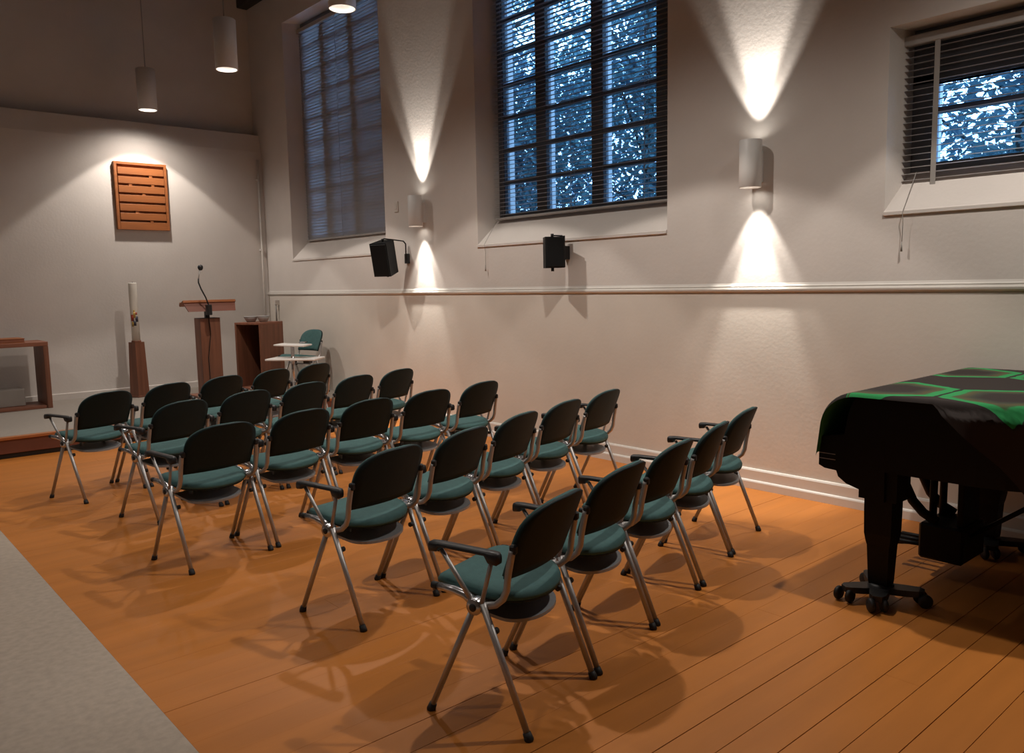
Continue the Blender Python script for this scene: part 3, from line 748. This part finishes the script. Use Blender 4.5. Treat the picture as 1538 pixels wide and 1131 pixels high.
rp_ = N.new('ShaderNodeValToRGB'); cr_ = rp_.color_ramp
BR = (.022, .0145, .013, 1)
cr_.elements[0].position = 0; cr_.elements[0].color = BR
for pos, c_ in ((.42, BR), (.55, (.035, .045, .03, 1)), (.70, (.09, .075, .03, 1)), (.77, (.06, .11, .045, 1)), (.80, (.02, .30, .085, 1)), (.955, (.02, .32, .09, 1)), (.965, (.008, .008, .007, 1)), (1.0, BR)):
    e_ = cr_.elements.new(min(pos, .999)); e_.color = c_
cr_.elements[-1].color = BR
Lk.new(dd, rp_.inputs[0])
geo = N.new('ShaderNodeNewGeometry'); mixc = N.new('ShaderNodeMixRGB'); Lk.new(geo.outputs['Backfacing'], mixc.inputs[0])
Lk.new(rp_.outputs[0], mixc.inputs[1]); mixc.inputs[2].default_value = (.05, .30, .16, 1)
Lk.new(mixc.outputs[0], bsdf.inputs['Base Color'])
MATS['hexagon_cloth'] = m

def cloth_pt(u, v):
    """u: across the piano (x on top), v: along (y on top); overhang follows the edges"""
    zt = 1.012; x, y, z = u, v, zt
    xe = GX0-.016
    for (px, py), (qx, qy) in zip(plan[1:13], plan[2:14]):
        if qy <= v <= py:
            xe = max(GX0-.016, (px+(qx-px)*(py-v)/max(1e-6, py-qy))-.016); break
    if v < -.1: xe = 4.6
    xs = min(xe, GX0+.25)
    ov = xs-u
    if ov > 0:   # over the near side
        th = min(ov/.05, math.pi/2); rr = .05
        x = xs - rr*math.sin(th)*.6; z = zt - rr*(1-math.cos(th))
        if ov > rr*math.pi/2: z -= ov-rr*math.pi/2; x -= .03+.018*math.sin(v*21)*min(1, ov/.2)
    if u > GX1-.01:
        x = GX1+.006; z = zt-(u-GX1+.01)*.9
    ovf = v-(GY-.03)
    if ovf > 0:  # over the front, falling in a curve onto the key ledge
        rr = .165; th = min(ovf/rr, math.pi/2*.93)
        y = GY-.03+rr*math.sin(th)*1.05; z2 = rr*(1-math.cos(th))
        ex = max(0, ovf-rr*math.pi/2*.93); z -= z2+ex; y += ex*.12
    return x, y, z
cu_, cv_ = [], []
us = [3.42+i*.022 for i in range(int((5.26-3.42)/.022)+1)]
vs_ = [-.35+i*.025 for i in range(int((2.19+.35)/.025)+1)]
me = bpy.data.meshes.new('piano_cloth'); VV = []; UV = []; FF = []
def side_len(v):  # length of the overhang on the near side
    if v > 1.40: return .045
    return .07 + .28*min(1, (1.40-v)/.35)
for v in vs_:
    for i, u in enumerate(us):
        # compress columns left of the rim so the hem follows the overhang length
        xs = GX0-.016
        uu_ = u
        if u < xs: uu_ = xs-(xs-u)/(xs-us[0])*side_len(v)
        VV.append(cloth_pt(uu_, v)); UV.append((4.45, 1.2) if v > 1.81 else (uu_ if uu_ > 4.0 else 4.0-(4.0-uu_)*.80, (min(v, 1.69) if uu_ < 4.0 else v)+max(0, 3.80-uu_)*(.55 if v < 1.40 else .55*max(0, (1.55-v)/.15))))
nx_ = len(us)
for j in range(len(vs_)-1):
    for i in range(nx_-1):
        a = j*nx_+i; FF.append((a, a+1, a+nx_+1, a+nx_))
me.from_pydata(VV, [], FF); uvl = me.uv_layers.new(name='UVMap')
for lp in me.loops: uvl.data[lp.index].uv = UV[lp.vertex_index]
for p_ in me.polygons: p_.use_smooth = True
me.materials.append(m)
clo = bpy.data.objects.new('piano_cloth', me); COL.objects.link(clo)
tag(clo, 'dark cloth printed with green hexagons draped over the grand piano', 'cloth')

# ------------------------------------------------------------------ outside the windows
tag(MB().box((XO+.01, -8, -.3), (16, 24, -.15)).build('garden_ground', 'earth'), kind='structure')
def foliage(name, label, boxr, n, smin, smax, seed, dens=None):
    rnd = random.Random(seed); vs = []; fs = []
    (x0, x1), (y0, y1), (z0, z1) = boxr
    k = 0
    while k < n:
        x, y, z = rnd.uniform(x0, x1), rnd.uniform(y0, y1), rnd.uniform(z0, z1)
        if dens and rnd.random() > dens(x, y, z): continue
        s_ = rnd.uniform(smin, smax); a, b_, c = rnd.uniform(0, 6.28), rnd.uniform(-.9, .9), rnd.uniform(0, 6.28)
        rm = Matrix.Rotation(a, 3, 'Z') @ Matrix.Rotation(b_, 3, 'X') @ Matrix.Rotation(c, 3, 'Y')
        o = len(vs)
        for q in ((0, -1, 0), (.38, -.2, .1), (0, 0, -.02), (-.38, -.2, .1), (.26, .5, .06), (0, 1, 0), (-.26, .5, .06)):
            vs.append(tuple(Vector((x, y, z)) + rm @ (Vector(q)*s_)))
        fs += [(o, o+1, o+2), (o, o+2, o+3), (o+1, o+4, o+5, o+2), (o+2, o+5, o+6, o+3)]
        k += 1
    me_ = bpy.data.meshes.new(name); me_.from_pydata(vs, [], fs); me_.materials.append(MATS['leaf'])
    o_ = bpy.data.objects.new(name, me_); COL.objects.link(o_)
    return tag(o_, label, 'foliage', kind='stuff')
from mathutils import noise
def dens(x, y, z):
    v = noise.noise(Vector((x*.7, y*.9, z*.9)))
    base = .80 - max(0, z-3.2)*.14
    return max(.05, min(1, base + v*.9))
foliage('garden_foliage', 'dense leafy shrubs outside the tall windows', ((7.2, 9.0), (3.55, 11.0), (.3, 7.5)), 90000, .03, .075, 3, dens)
foliage('garden_foliage', 'leafy branches outside the low window', ((7.0, 8.6), (-.5, 3.5), (.6, 4.6)), 21000, .03, .07, 5, lambda x, y, z: max(.08, min(1, .55+1.1*noise.noise(Vector((x, y*1.6, z*1.6))))))
for (tx, ty, lb) in ((8.2, 6.6, 'dark tree trunk outside the middle window'), (8.6, 9.6, 'dark tree trunk among the shrubs farther along'), (8.1, 2.4, 'dark trunk outside the low window')):
    t_ = empty('tree', (tx, ty, -.15), label=lb, cat='tree')
    MB().tube([(0, 0, 0), (.05, .1, 2), (-.05, .0, 4), (.1, .2, 7)], [.10, .08, .06, .03], 8).build('trunk', 'bark', t_)
    rb = random.Random(int(ty*10))
    for k in range(9):
        z = 1.6+k*.5; a = rb.uniform(0, 6.28); l_ = rb.uniform(.7, 1.3)
        MB().tube([(0, 0.03, z), (l_*.5*math.cos(a), l_*.5*math.sin(a), z+.3), (l_*math.cos(a), l_*math.sin(a), z+.75)], [.03, .02, .008], 6).build('branch', 'bark', t_)
